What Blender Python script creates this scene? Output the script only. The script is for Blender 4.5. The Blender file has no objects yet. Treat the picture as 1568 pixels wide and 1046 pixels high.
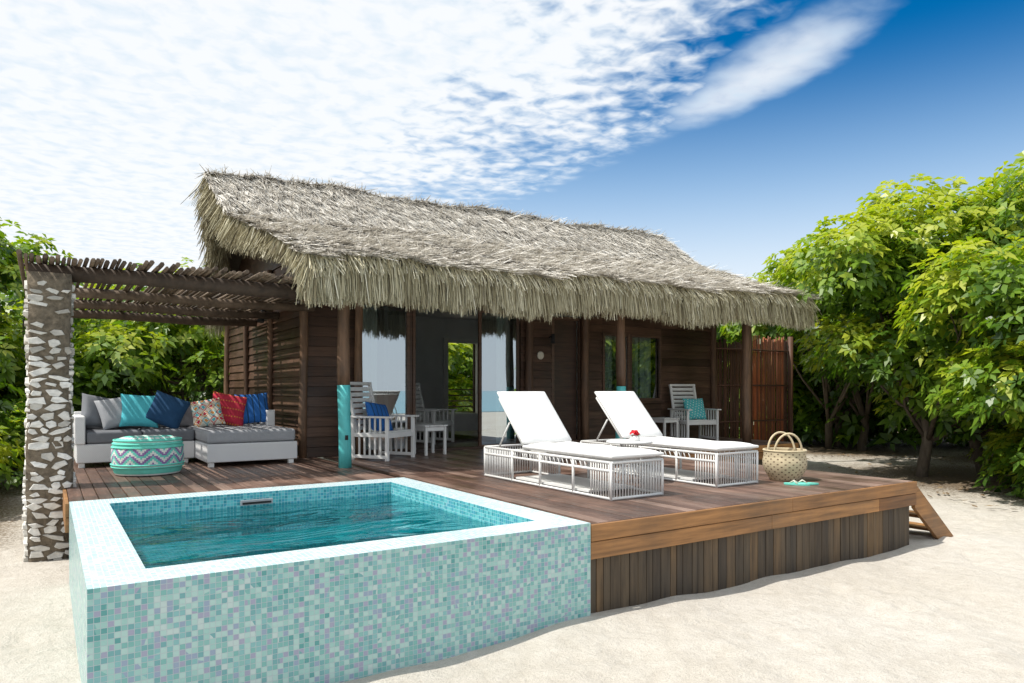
import bpy, math, random
import numpy as np
from mathutils import Vector, Matrix
random.seed(7); rng=np.random.default_rng(11)
scene=bpy.context.scene
GZ=-0.72
# ------------------------------------------------------------------ materials
def newmat(name):
    m=bpy.data.materials.new(name); m.use_nodes=True
    nt=m.node_tree; return m,nt,nt.nodes['Principled BSDF']
def N(nt,t,**k):
    n=nt.nodes.new(t)
    for a,b in k.items(): setattr(n,a,b)
    return n
def L(nt,a,b): nt.links.new(a,b)
def ramp(nt,fac,stops,interp='LINEAR'):
    r=N(nt,'ShaderNodeValToRGB'); r.color_ramp.interpolation=interp
    els=r.color_ramp.elements
    while len(els)<len(stops): els.new(0.5)
    for e,(p,c) in zip(els,stops):
        e.position=p; e.color=(*c,1) if len(c)==3 else c
    L(nt,fac,r.inputs[0]); return r.outputs[0]
def math_(nt,op,a,b=None,c=None,clamp=False):
    n=N(nt,'ShaderNodeMath',operation=op); n.use_clamp=clamp
    for i,v in enumerate((a,b,c)):
        if v is None: continue
        if isinstance(v,(int,float)): n.inputs[i].default_value=v
        else: L(nt,v,n.inputs[i])
    return n.outputs[0]
def mix(nt,fac,a,b,mode='MIX'):
    n=N(nt,'ShaderNodeMix',data_type='RGBA',blend_type=mode)
    for s,v in ((n.inputs[0],fac),(n.inputs[6],a),(n.inputs[7],b)):
        if isinstance(v,(int,float)): s.default_value=v
        elif isinstance(v,tuple): s.default_value=(*v,1)
        else: L(nt,v,s)
    return n.outputs[2]
def noise(nt,vec,scale,detail=4,rough=.55,dist=0):
    n=N(nt,'ShaderNodeTexNoise'); n.inputs['Scale'].default_value=scale
    n.inputs['Detail'].default_value=detail; n.inputs['Roughness'].default_value=rough
    n.inputs['Distortion'].default_value=dist
    if vec is not None: L(nt,vec,n.inputs['Vector'])
    return n.outputs[0]
def objco(nt,scale=(1,1,1)):
    t=N(nt,'ShaderNodeTexCoord'); m=N(nt,'ShaderNodeMapping'); m.inputs['Scale'].default_value=scale
    L(nt,t.outputs['Object'],m.inputs['Vector']); return m.outputs[0]
def tone(nt):
    return N(nt,'ShaderNodeAttribute',attribute_name='tone').outputs['Fac']
def bump(nt,p,h,strength=.3,dist=.01):
    b=N(nt,'ShaderNodeBump'); b.inputs['Strength'].default_value=strength; b.inputs['Distance'].default_value=dist
    L(nt,h,b.inputs['Height']); L(nt,b.outputs[0],p.inputs['Normal'])
def toned(name,stops,rough=.7,nscale=(8,8,8),namt=.35,bstr=.3,bdist=.01,nsc=1.0,simple=False,blotch=0):
    m,nt,p=newmat(name)
    c=ramp(nt,tone(nt),stops); p.inputs['Roughness'].default_value=rough
    if simple: L(nt,c,p.inputs['Base Color']); return m
    nz=noise(nt,objco(nt,nscale),nsc,5,.6)
    k=ramp(nt,nz,[(.25,(1-namt,)*3),(.75,(1+namt*.6,)*3)])
    c=mix(nt,1.0,c,k,'MULTIPLY')
    if blotch:
        b2=noise(nt,objco(nt),1.6,4,.6); c=mix(nt,1.0,c,ramp(nt,b2,[(.35,(1-blotch,)*3),(.65,(1+blotch*.5,)*3)]),'MULTIPLY')
        L(nt,ramp(nt,b2,[(.35,(rough-.08,)*3),(.65,(rough+.2,)*3)]),p.inputs['Roughness'])
    L(nt,c,p.inputs['Base Color'])
    bump(nt,p,nz,bstr,bdist); return m
M_deck=toned('deck_wood',[(0,(.10,.055,.04)),(.5,(.17,.10,.073)),(1,(.28,.19,.15))],.36,(30,2.2,30),.5,.4,.006,1,False,.4)
M_fascia=toned('fascia_wood',[(0,(.20,.09,.032)),(1,(.42,.21,.075))],.5,(1.5,20,25),.6,.35,.006,1,False,.3)
M_skirt=toned('skirt_wood',[(0,(.06,.043,.028)),(.7,(.105,.076,.047)),(1,(.17,.105,.05))],.65,(25,25,1.8),.6,.4,.008,1,False,.3)
M_side=toned('siding_wood',[(0,(.06,.032,.020)),(1,(.145,.08,.050))],.5,(2,2,30),.5,.3,.006,1,False,.3)
M_log=toned('log_wood',[(0,(.11,.06,.035)),(1,(.24,.14,.08))],.6,(18,18,2.2),.55,.6,.012,1,False,.3)
M_logd=toned('dark_log',[(0,(.06,.04,.027)),(1,(.22,.16,.11))],.75,(10,10,10),.5,.5,.01)
M_reed=toned('reed',[(0,(.07,.03,.018)),(.6,(.16,.07,.035)),(1,(.55,.15,.05))],.6,(10,10,3),.3,.2)
M_thatch=toned('thatch',[(0,(.13,.11,.09)),(.22,(.40,.365,.315)),(.6,(.68,.645,.58)),(1,(.90,.88,.83))],.85,simple=True)
M_fringe=toned('thatch_fringe',[(0,(.09,.07,.04)),(.3,(.30,.26,.155)),(.7,(.56,.52,.355)),(1,(.84,.80,.64))],.8,simple=True)
M_thbase=toned('thatch_base',[(0,(.05,.042,.032)),(1,(.08,.068,.055))],.95,(20,20,20),.4,.5)
M_white=toned('white_paint',[(0,(.74,.74,.72)),(1,(.81,.81,.80))],.45,(5,5,5),.08,.05)
M_fabw=toned('white_canvas',[(0,(.76,.76,.75)),(1,(.80,.80,.79))],.9,(5,5,5),.05,.45,.03)
M_grey=toned('grey_fabric',[(0,(.16,.17,.19)),(1,(.22,.23,.25))],.95,(9,9,9),.12,.4,.02)
M_lgrey=toned('light_grey_fabric',[(0,(.34,.35,.37)),(1,(.40,.41,.43))],.95,(9,9,9),.10,.4,.02)
M_turq=toned('turquoise_paint',[(0,(.08,.50,.50)),(1,(.12,.56,.56))],.5,(14,14,3),.3,.2,.005)
def fab(name,c): return toned(name,[(0,c),(1,tuple(min(1,v*1.25) for v in c))],.95,(12,12,12),.15,.4,.012)
M_ft=fab('fab_turq',(.07,.40,.46)); M_fn=fab('fab_navy',(.012,.055,.13)); M_fr=fab('fab_red',(.52,.03,.06))
M_fb=fab('fab_blue',(.02,.13,.42)); M_fc=fab('fab_cream',(.66,.62,.52)); M_fo=fab('fab_orange',(.65,.25,.05))
M_mint=fab('weave_mint',(.14,.56,.46)); M_lil=fab('weave_lilac',(.25,.14,.33)); M_fw=fab('weave_white',(.68,.70,.66))
M_straw=fab('straw',(.50,.42,.28)); M_dks=fab('straw_dark',(.14,.10,.065)); M_blk=fab('black_metal',(.02,.02,.02))
M_int=toned('interior_plaster',[(0,(.66,.68,.69)),(1,(.74,.75,.75))],.8,(2,2,2),.1,.1)
M_green=toned('leaf_plain',[(0,(.05,.1,.02)),(1,(.1,.2,.03))],.6)
M_redf=fab('red_petal',(.6,.01,.02))
def wicker():
    m,nt,p=newmat('white_wicker'); v=objco(nt,(1,1,1))
    w=N(nt,'ShaderNodeTexWave',bands_direction='Z'); w.inputs['Scale'].default_value=26; L(nt,v,w.inputs['Vector'])
    w2=N(nt,'ShaderNodeTexWave',bands_direction='DIAGONAL'); w2.inputs['Scale'].default_value=30; L(nt,v,w2.inputs['Vector'])
    h=math_(nt,'MULTIPLY',w.outputs['Fac'],w2.outputs['Fac'])
    L(nt,ramp(nt,h,[(0,(.66,.67,.68)),(.5,(.78,.78,.78))]),p.inputs['Base Color']); p.inputs['Roughness'].default_value=.6
    bump(nt,p,h,.4,.004); return m
M_wick=wicker()
def mosaic(name,cols,size=.03,grout=(.5,.58,.6),low=.45,rough=.25):
    m,nt,p=newmat(name); tc=N(nt,'ShaderNodeTexCoord')
    a=N(nt,'ShaderNodeVectorMath',operation='ADD'); a.inputs[1].default_value=(.0137,.0119,.0141); L(nt,tc.outputs['Object'],a.inputs[0])
    s=N(nt,'ShaderNodeVectorMath',operation='SCALE'); s.inputs['Scale'].default_value=1/size; L(nt,a.outputs[0],s.inputs[0])
    fl=N(nt,'ShaderNodeVectorMath',operation='FLOOR'); L(nt,s.outputs[0],fl.inputs[0])
    fr=N(nt,'ShaderNodeVectorMath',operation='FRACTION'); L(nt,s.outputs[0],fr.inputs[0])
    wn=N(nt,'ShaderNodeTexWhiteNoise',noise_dimensions='3D'); L(nt,fl.outputs[0],wn.inputs['Vector'])
    nz=noise(nt,tc.outputs['Object'],1.3,2)
    t=math_(nt,'ADD',math_(nt,'MULTIPLY',wn.outputs['Value'],1-low),math_(nt,'MULTIPLY',ramp(nt,nz,[(.3,(0,)*3),(.7,(1,)*3)]),low))
    col=ramp(nt,t,cols,'CONSTANT')
    g=N(nt,'ShaderNodeNewGeometry'); ab=N(nt,'ShaderNodeVectorMath',operation='ABSOLUTE'); L(nt,g.outputs['True Normal'],ab.inputs[0])
    sf=N(nt,'ShaderNodeSeparateXYZ'); L(nt,fr.outputs[0],sf.inputs[0]); sn=N(nt,'ShaderNodeSeparateXYZ'); L(nt,ab.outputs[0],sn.inputs[0])
    tot=None
    for i in range(3):
        k=math_(nt,'MULTIPLY',math_(nt,'LESS_THAN',sf.outputs[i],.1),math_(nt,'LESS_THAN',sn.outputs[i],.5))
        tot=k if tot is None else math_(nt,'MAXIMUM',tot,k)
    L(nt,mix(nt,tot,col,grout),p.inputs['Base Color'])
    L(nt,math_(nt,'ADD',math_(nt,'MULTIPLY',tot,.5),rough),p.inputs['Roughness'])
    bump(nt,p,math_(nt,'SUBTRACT',1,tot),.4,.002); return m
M_tile=mosaic('mosaic_tile',[(0,(.10,.33,.33)),(.12,(.19,.44,.42)),(.24,(.32,.55,.52)),(.36,(.22,.46,.47)),(.45,(.28,.36,.48)),(.51,(.40,.60,.57)),(.64,(.23,.47,.45)),(.73,(.33,.35,.47)),(.79,(.16,.38,.40)),(.9,(.48,.61,.60))],.03,(.42,.50,.52),.2)
M_rim=mosaic('mosaic_rim',[(0,(.42,.64,.68)),(.3,(.56,.74,.76)),(.5,(.48,.65,.73)),(.7,(.64,.77,.78)),(.88,(.40,.59,.67))],.03,(.74,.78,.79),.3)
M_in=mosaic('mosaic_inner',[(0,(.04,.30,.36)),(.3,(.08,.42,.47)),(.5,(.14,.52,.56)),(.7,(.06,.34,.45)),(.88,(.22,.48,.56))],.03,(.35,.58,.6),.3)
def water():
    m=bpy.data.materials.new('pool_water'); m.use_nodes=True; nt=m.node_tree; nt.nodes.clear()
    o=N(nt,'ShaderNodeOutputMaterial'); tr=N(nt,'ShaderNodeBsdfTransparent'); tr.inputs[0].default_value=(.18,.70,.73,1)
    gl=N(nt,'ShaderNodeBsdfGlossy'); gl.inputs['Roughness'].default_value=.02; gl.inputs[0].default_value=(1,1,1,1)
    df=N(nt,'ShaderNodeBsdfDiffuse'); df.inputs[0].default_value=(.01,.17,.19,1)
    nz=noise(nt,objco(nt,(.8,1.8,1)),1.4,3,.5,1.1); b=N(nt,'ShaderNodeBump'); b.inputs['Strength'].default_value=.6; b.inputs['Distance'].default_value=.09
    L(nt,nz,b.inputs['Height']); L(nt,b.outputs[0],gl.inputs['Normal'])
    fz=N(nt,'ShaderNodeFresnel'); fz.inputs[0].default_value=1.42; L(nt,b.outputs[0],fz.inputs['Normal'])
    m1=N(nt,'ShaderNodeMixShader'); m1.inputs[0].default_value=.2; L(nt,tr.outputs[0],m1.inputs[1]); L(nt,df.outputs[0],m1.inputs[2])
    m2=N(nt,'ShaderNodeMixShader'); L(nt,fz.outputs[0],m2.inputs[0]); L(nt,m1.outputs[0],m2.inputs[1]); L(nt,gl.outputs[0],m2.inputs[2])
    L(nt,m2.outputs[0],o.inputs[0]); return m
M_water=water()
def glass():
    m=bpy.data.materials.new('window_glass'); m.use_nodes=True; nt=m.node_tree; nt.nodes.clear()
    o=N(nt,'ShaderNodeOutputMaterial'); tr=N(nt,'ShaderNodeBsdfTransparent'); tr.inputs[0].default_value=(.6,.72,.70,1)
    gl=N(nt,'ShaderNodeBsdfGlossy'); gl.inputs['Roughness'].default_value=.01; gl.inputs[0].default_value=(.86,.93,.97,1)
    m2=N(nt,'ShaderNodeMixShader'); m2.inputs[0].default_value=.5; L(nt,tr.outputs[0],m2.inputs[1]); L(nt,gl.outputs[0],m2.inputs[2])
    L(nt,m2.outputs[0],o.inputs[0]); return m
M_glass=glass()
def leafmat(name,stops,trans=.38):
    m=bpy.data.materials.new(name); m.use_nodes=True; nt=m.node_tree; nt.nodes.clear()
    o=N(nt,'ShaderNodeOutputMaterial'); c=ramp(nt,tone(nt),stops)
    p=N(nt,'ShaderNodeBsdfPrincipled'); p.inputs['Roughness'].default_value=.38; L(nt,c,p.inputs['Base Color'])
    t=N(nt,'ShaderNodeBsdfTranslucent'); L(nt,mix(nt,1.0,c,(1.5,1.6,.4),'MULTIPLY'),t.inputs[0])
    s=N(nt,'ShaderNodeMixShader'); s.inputs[0].default_value=trans; L(nt,p.outputs[0],s.inputs[1]); L(nt,t.outputs[0],s.inputs[2]); L(nt,s.outputs[0],o.inputs[0]); return m
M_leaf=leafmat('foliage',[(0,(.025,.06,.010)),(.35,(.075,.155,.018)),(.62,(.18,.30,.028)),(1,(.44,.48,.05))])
M_bark=toned('bark',[(0,(.09,.07,.05)),(1,(.16,.13,.10))],.9,(12,12,4),.5,.6,.02)
M_stone=toned('white_stone',[(0,(.26,.245,.21)),(.5,(.62,.60,.55)),(1,(.80,.79,.75))],.85,(14,14,25),.35,.6,.01)
M_mort=toned('mortar',[(0,(.15,.12,.085)),(1,(.20,.165,.12))],.95,(22,22,22),.6,.9,.02)
def sandmat():
    m,nt,p=newmat('sand'); v=objco(nt); n1=noise(nt,v,.45,4); n2=noise(nt,v,7,6,.7); n3=noise(nt,v,110,3,.7); n4=noise(nt,v,28,4,.7)
    c=ramp(nt,n1,[(.3,(.60,.555,.485)),(.7,(.69,.655,.60))])
    c=mix(nt,1.0,c,ramp(nt,n2,[(.3,(.87,.855,.83)),(.65,(1.04,1.04,1.04))]),'MULTIPLY')
    c=mix(nt,1.0,c,ramp(nt,n3,[(.3,(.80,.785,.76)),(.6,(1.05,1.05,1.05))]),'MULTIPLY')
    at=N(nt,'ShaderNodeAttribute',attribute_name='litter').outputs['Fac']
    k=math_(nt,'ADD',at,math_(nt,'MULTIPLY',math_(nt,'SUBTRACT',n4,.55),2.0))
    k=math_(nt,'MULTIPLY',ramp(nt,k,[(.35,(0,)*3),(.75,(1,)*3)]),math_(nt,'MINIMUM',math_(nt,'MULTIPLY',at,3),1))
    L(nt,mix(nt,k,c,mix(nt,n3,(.07,.05,.03),(.28,.20,.12))),p.inputs['Base Color']); p.inputs['Roughness'].default_value=.95
    h=math_(nt,'ADD',math_(nt,'MULTIPLY',n2,1.0),math_(nt,'MULTIPLY',n3,.25)); bump(nt,p,h,.85,.06); return m
M_sand=sandmat()
def seamat():
    m,nt,p=newmat('sea_water'); p.inputs['Base Color'].default_value=(.05,.36,.45,1); p.inputs['Roughness'].default_value=.15
    bump(nt,p,noise(nt,objco(nt),1.5,4),.3,.1); return m
M_sea=seamat()
# ------------------------------------------------------------------ mesh builder
class MB:
    def __init__(s): s.v=[];s.f=[];s.m=[];s.t=[];s.s=[]
    def add(s,vs,fs,mat=0,t=None,smooth=False):
        b=len(s.v); s.v+= [tuple(x) for x in vs]
        if t is None: t=random.random()
        for k,f in enumerate(fs):
            s.f.append([b+i for i in f]); s.m.append(mat[k] if isinstance(mat,list) else mat); s.t.append(t); s.s.append(smooth)
    def hexa(s,p,mat=0,t=None):
        s.add(p,[(0,3,2,1),(4,5,6,7),(0,1,5,4),(1,2,6,5),(2,3,7,6),(3,0,4,7)],mat,t)
    def box(s,x0,x1,y0,y1,z0,z1,mat=0,t=None,M=None):
        p=[(x0,y0,z0),(x1,y0,z0),(x1,y1,z0),(x0,y1,z0),(x0,y0,z1),(x1,y0,z1),(x1,y1,z1),(x0,y1,z1)]
        if M is not None: p=[tuple(M@Vector(q)) for q in p]
        s.hexa(p,mat,t)
    def tube(s,pts,rad,n=8,mat=0,t=None,wob=0):
        pts=[Vector(p) for p in pts]
        if isinstance(rad,(int,float)): rad=[rad]*len(pts)
        vs=[];fs=[]; up=None
        for i,p in enumerate(pts):
            d=(pts[min(i+1,len(pts)-1)]-pts[max(i-1,0)]).normalized()
            a=Vector((0,0,1)) if abs(d.z)<.9 else Vector((1,0,0))
            u=d.cross(a).normalized(); w=d.cross(u)
            if up is not None and u.dot(up)<0: u=-u;w=-w
            up=u
            for k in range(n):
                an=2*math.pi*k/n; r=rad[i]*(1+random.uniform(-wob,wob))
                vs.append(p+u*math.cos(an)*r+w*math.sin(an)*r)
        for i in range(len(pts)-1):
            for k in range(n):
                fs.append((i*n+k,i*n+(k+1)%n,(i+1)*n+(k+1)%n,(i+1)*n+k))
        if t is None:t=random.random()
        s.add(vs,fs,mat,t,True)
        b=len(s.v)-len(vs)
        for q in (list(range(n))[::-1],[(len(pts)-1)*n+k for k in range(n)]):
            s.f.append([b+i for i in q]); s.m.append(mat); s.t.append(t); s.s.append(False)
    def lathe(s,prof,n,matf,t=None,cx=0,cy=0):
        vs=[];fs=[];ms=[]
        for r,z in prof:
            for k in range(n):
                a=2*math.pi*k/n; vs.append((cx+r*math.cos(a),cy+r*math.sin(a),z))
        for i in range(len(prof)-1):
            for k in range(n):
                fs.append((i*n+k,i*n+(k+1)%n,(i+1)*n+(k+1)%n,(i+1)*n+k)); ms.append(matf(i,k))
        s.add(vs,fs,ms,t,True)
    def obj(s,name,mats,bevel=0,seg=2,parent=None,loc=(0,0,0),rot=0):
        me=bpy.data.meshes.new(name); me.from_pydata(s.v,[],s.f); me.update()
        for m in mats: me.materials.append(m)
        me.polygons.foreach_set('material_index',s.m); me.polygons.foreach_set('use_smooth',s.s)
        a=me.attributes.new('tone','FLOAT','FACE'); a.data.foreach_set('value',s.t)
        o=bpy.data.objects.new(name,me); scene.collection.objects.link(o); o.location=loc; o.rotation_euler=(0,0,rot)
        if bevel:
            b=o.modifiers.new('bevel','BEVEL'); b.width=bevel; b.segments=seg; b.limit_method='ANGLE'; b.angle_limit=math.radians(50)
        if parent: o.parent=parent
        return o
def quads(name,V,T,mat,parent=None):
    n=len(V); me=bpy.data.meshes.new(name); me.vertices.add(n*4); me.vertices.foreach_set('co',V.reshape(-1).astype(np.float32))
    me.loops.add(n*4); me.loops.foreach_set('vertex_index',np.arange(n*4,dtype=np.int32))
    me.polygons.add(n); me.polygons.foreach_set('loop_start',np.arange(0,n*4,4,dtype=np.int32))
    me.update(calc_edges=True); me.materials.append(mat)
    a=me.attributes.new('tone','FLOAT','FACE'); a.data.foreach_set('value',T.astype(np.float32))
    o=bpy.data.objects.new(name,me); scene.collection.objects.link(o)
    if parent:o.parent=parent
    return o
def empty(name):
    e=bpy.data.objects.new(name,None); scene.collection.objects.link(e); return e
def norm(a): return a/np.maximum(np.linalg.norm(a,axis=1,keepdims=True),1e-9)
# ------------------------------------------------------------------ trees
TREES=[]
def lobe_leaves(rg,lc,lr,dens,leaf,light,flat=.8,K=7,zr=None):
    Vs=[];Ts=[]
    for i in range(len(lr)):
        n=int(dens*lr[i]**2*12.6)
        a=norm(rg.normal(size=(n,3))); a=a[a[:,2]>-.6]
        k=1+.16*np.sin(a[:,0:1]*7+i)+.14*np.sin(a[:,1:2]*8+2*i)+rg.normal(size=(len(a),1))*.09
        k*=np.where(rg.random((len(a),1))<.25,rg.uniform(.5,.95,(len(a),1)),1)
        P=lc[i]+a*lr[i]*k*np.array([1,1,flat])
        ax=norm(a*.8+np.array([0,0,.7])+rg.normal(size=a.shape)*.25)
        ref=norm(rg.normal(size=a.shape)); u=norm(np.cross(ax,ref)); w=np.cross(ax,u)
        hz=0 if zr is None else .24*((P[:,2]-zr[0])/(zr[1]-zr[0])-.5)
        bt=np.clip(rg.normal(.48+light,.16,len(a))+rg.normal(0,.12)+.20*a[:,2]+hz,0,1)  # upward and higher leaves toned lighter: bright sunlit tops put into leaf colour
        for q in range(K):
            an=2*math.pi*q/K+rg.uniform(-.35,.35,(len(a),1)); dr=norm(np.cos(an)*u+np.sin(an)*w+ax*rg.uniform(-.1,.7,(len(a),1)))
            ln=leaf*rg.uniform(.65,1.25,(len(a),1)); sd=norm(np.cross(dr,ax))*ln*.24
            b=P+dr*leaf*.1; m=P+dr*ln*.6; tp=P+dr*ln*1.05-np.array([0,0,1])*ln*.3
            Vs.append(np.stack([b,m+sd,tp,m-sd],1)); Ts.append(np.clip(bt+rg.normal(0,.08,len(a)),0,1))
    V=np.concatenate(Vs);T=np.concatenate(Ts); ok=V[:,:,2].min(1)>GZ+.02
    return V[ok],T[ok]
def tree(cx,cy,z0,z1,R,nl,dens,leaf,seed,trunks=2,light=0.0,low=False,name='broadleaf_tree'):
    rg=np.random.default_rng(seed); e=empty(name); c=np.array([cx,cy,(z0+z1)/2]); H=(z1-z0)/2
    TREES.append((cx,cy,R))
    d=norm(rg.normal(size=(nl,3))); 
    rr=rg.uniform(.35,.85,size=(nl,1))
    if not low: d[:,2]=np.abs(d[:,2])*rg.choice([1,1,-1] ,nl)
    lc=c+d*rr*np.array([R,R,H]); lr=rg.uniform(.2,.38,nl)*R*.95
    lr=np.minimum(lr,H*.6)
    lc[:,2]=np.clip(lc[:,2],z0+lr*.55,z1-lr*.75)
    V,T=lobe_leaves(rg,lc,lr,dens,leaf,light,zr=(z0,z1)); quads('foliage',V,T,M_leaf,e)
    mb=MB(); random.seed(seed)
    for k in range(trunks):
        bx=cx+random.uniform(-.35,.35)*R; by=cy+random.uniform(-.35,.35)*R
        p=[(bx,by,GZ-.1),(bx+random.uniform(-.2,.2),by+random.uniform(-.2,.2),GZ+.7),(bx+random.uniform(-.5,.5),by+random.uniform(-.5,.5),GZ+1.8),(cx+random.uniform(-.4,.4),cy+random.uniform(-.4,.4),c[2]+H*.2)]
        mb.tube(p,[.13,.10,.08,.04],8,0,None,.1)
        for j in range(k,nl,trunks):
            q=Vector(lc[j]); s=Vector(p[1+j%2]); m=s.lerp(q,.5)+Vector((random.uniform(-.2,.2),random.uniform(-.2,.2),-.15))
            mb.tube([s,m,q],[.05,.032,.01],5,0)
    mb.obj('trunk_and_limbs',[M_bark],parent=e)
    return e
tree(15.4,6.5,-.3,5.45,3.6,58,17,.20,1,3,.10,True)
tree(18.9,11.6,.5,5.1,3.0,34,13,.22,2,3,.10)
tree(13.9,4.1,-.75,4.1,2.3,34,21,.18,3,2,.06,True)
tree(19.9,7.4,-.3,5.5,3.4,24,8,.26,4,2,.06,True)
tree(22.5,15.5,-.4,4.6,3.4,18,6,.29,12,2,-.02,True)
tree(17.6,16.8,-.5,4.3,2.9,20,8,.26,14,2,.0,True)
tree(-.9,17.6,-.6,4.5,2.9,34,15,.20,5,2,.03,True)
tree(2.4,18.9,-.6,3.9,2.8,30,12,.21,6,2,.06,True)
tree(-2.6,14.6,-.7,3.9,2.1,26,16,.18,7,2,-.05,True)
tree(6.8,20.4,-.5,3.4,2.4,16,7,.26,8,1,.08)
tree(10.4,20.0,-.6,3.4,2.6,20,9,.24,9,1,.14,True)
rg=np.random.default_rng(55); lc=[];lr=[]
for a in np.linspace(-22,88,60):
    aa=math.radians(a); r=rg.uniform(24,29)
    for k in range(3): lc.append((r*math.sin(aa)+rg.uniform(-1,1),r*math.cos(aa)+rg.uniform(-1,1),[.1,1.4,2.7][k]+rg.uniform(-.4,.4))); lr.append(rg.uniform(1.2,1.8))
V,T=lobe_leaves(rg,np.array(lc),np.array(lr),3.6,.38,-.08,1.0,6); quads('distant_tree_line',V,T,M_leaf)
def shrub(pts,r,dens,leaf,seed,light):
    rg=np.random.default_rng(seed); lc=[];lr=[]
    for (x,y) in pts:
        for k in range(3): lc.append((x+rg.uniform(-.5,.5),y+rg.uniform(-.5,.5),GZ+rg.uniform(.2,.9)*r)); lr.append(r*rg.uniform(.55,.85))
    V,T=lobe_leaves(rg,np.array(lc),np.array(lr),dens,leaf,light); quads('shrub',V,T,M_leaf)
shrub([(12.5,4.35),(13.6,5.0),(13.0,3.6),(14.8,5.6)],.95,26,.17,31,.10)
shrub([(20,13.6),(18.8,14.8),(21.6,12.4),(22.5,10.8),(23.5,9.4)],1.3,10,.24,32,-.06)
shrub([(-1.3,12.4),(-1.6,13.8),(-.2,15.2),(1.2,16.0),(2.6,16.6)],1.0,20,.18,33,.0)
# ------------------------------------------------------------------ ground
def axis(a,b,st,far):
    mid=np.arange(a,b+1e-6,st); g=st*1.35**np.arange(1,40); up=b+np.cumsum(g); dn=a-np.cumsum(g)
    return np.concatenate([dn[dn>-far][::-1],mid,up[up<far]])
xs=axis(-3,14,.07,900); ys=axis(0,11,.07,900)
X,Y=np.meshgrid(xs,ys)
fade=np.exp(-(((X-5)/25)**2+((Y-6)/25)**2))
Z=GZ+fade*(.022*np.sin(X*1.3+.6*np.sin(Y*1.1))*np.sin(Y*1.05+1)+.014*np.sin(X*2.3+Y*1.7)+.008*np.sin(X*5.3-Y*4.1+2)+.006*np.sin(X*8.3+Y*3.1)*np.sin(Y*7.7-X*2))
rd=np.random.default_rng(4)
for _ in range(520):
    fx,fy=rd.uniform(-2.5,14),rd.uniform(.8,6.5)
    if fx<3.6 and fx>-.1 and fy>3.8: continue
    if fx<8.2 and fx>0 and fy>3.7: continue
    rr_=rd.uniform(.06,.16); dd_=((X-fx)**2+(Y-fy)**2)/rr_**2; Z-=.024*(np.exp(-dd_)-.45*np.exp(-(np.sqrt(dd_)-1.5)**2*2))*rd.uniform(.3,1)
Z+=.03*np.exp(-((Y-4.0)/.25)**2)*((X>0)&(X<8.2))*(.5+.5*np.sin(X*2.1))
under=(X>.35)&(X<3.2)&(Y>4.3)&(Y<7.2); Z=np.where(under,-1.4,Z)
lit=np.zeros_like(X)
for cx,cy,R in TREES: lit=np.maximum(lit,np.clip(1.35-np.hypot(X-cx,Y-cy)/(R*1.0),0,1))
lit=np.maximum(lit,np.clip((Y-7.2)/3,0,1)*np.clip((.4-X)/1.0,0,1)*.8)
lit=np.maximum(lit,np.clip((np.hypot(X-6,Y-8)-12)/5,0,1)*(Y>2)*.9)
nx,ny=len(xs),len(ys)
me=bpy.data.meshes.new('sand_ground'); idx=np.arange(nx*ny).reshape(ny,nx)
me.from_pydata(np.stack([X,Y,Z],-1).reshape(-1,3).tolist(),[],np.stack([idx[:-1,:-1],idx[:-1,1:],idx[1:,1:],idx[1:,:-1]],-1).reshape(-1,4).tolist())
me.update(); me.materials.append(M_sand); me.polygons.foreach_set('use_smooth',[True]*len(me.polygons))
a=me.attributes.new('litter','FLOAT','POINT'); a.data.foreach_set('value',lit.reshape(-1).astype(np.float32))
g=bpy.data.objects.new('sand_ground',me); scene.collection.objects.link(g)
mb=MB(); mb.add([(-900,-900,GZ+.03),(900,-900,GZ+.03),(900,-26,GZ+.03),(-900,-26,GZ+.03)],[(0,1,2,3)]); mb.obj('sea',[M_sea])
n=1700; rd=np.random.default_rng(8); sel=rd.integers(0,len(TREES),n); tr_=np.array(TREES)[sel]; an=rd.uniform(0,6.28,n); ra=np.sqrt(rd.random(n))*tr_[:,2]*1.35
P=np.stack([tr_[:,0]+np.cos(an)*ra,tr_[:,1]+np.sin(an)*ra,np.full(n,GZ+.035)],-1)
d1=norm(np.stack([np.cos(an*3),np.sin(an*3),rd.uniform(-.2,.3,n)],-1))*.07; d2=norm(np.stack([-np.sin(an*3),np.cos(an*3),rd.uniform(-.1,.3,n)],-1))*.03
M_litter=toned('dry_leaf',[(0,(.10,.06,.03)),(1,(.30,.21,.11))],.8,simple=True)
quads('fallen_leaves',np.stack([P-d1,P+d2,P+d1,P-d2],1),rd.random(n),M_litter)
# ------------------------------------------------------------------ pool
e=empty('plunge_pool'); x0,x1,y0,y1=.17,3.38,4.1,7.4; ix0,ix1,iy0,iy1=.46,3.09,4.40,7.1
mb=MB(); zb=-1.2; zt=.012
O=[(x0,y0),(x1,y0),(x1,y1),(x0,y1)]; I=[(ix0,iy0),(ix1,iy0),(ix1,iy1),(ix0,iy1)]
for k in range(4):
    a,b=O[k],O[(k+1)%4]; mb.add([(*a,zb),(*b,zb),(*b,zt),(*a,zt)],[(0,1,2,3)],0)
    c,d=I[k],I[(k+1)%4]; mb.add([(*a,zt),(*b,zt),(*d,zt),(*c,zt)],[(0,1,2,3)],1)
    mb.add([(*c,-1.1),(*d,-1.1),(*d,zt),(*c,zt)],[(3,2,1,0)],2)
mb.add([(*p,-1.1) for p in I],[(0,1,2,3)],2)
mb.box(ix0,ix1,6.3,iy1,-1.1,-.38,2)
mb.obj('tiled_shell',[M_tile,M_rim,M_in],parent=e)
mb=MB(); mb.add([(ix0,iy0,-.12),(ix1,iy0,-.12),(ix1,iy1,-.12),(ix0,iy1,-.12)],[(0,1,2,3)]); mb.obj('water',[M_water],parent=e)
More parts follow.
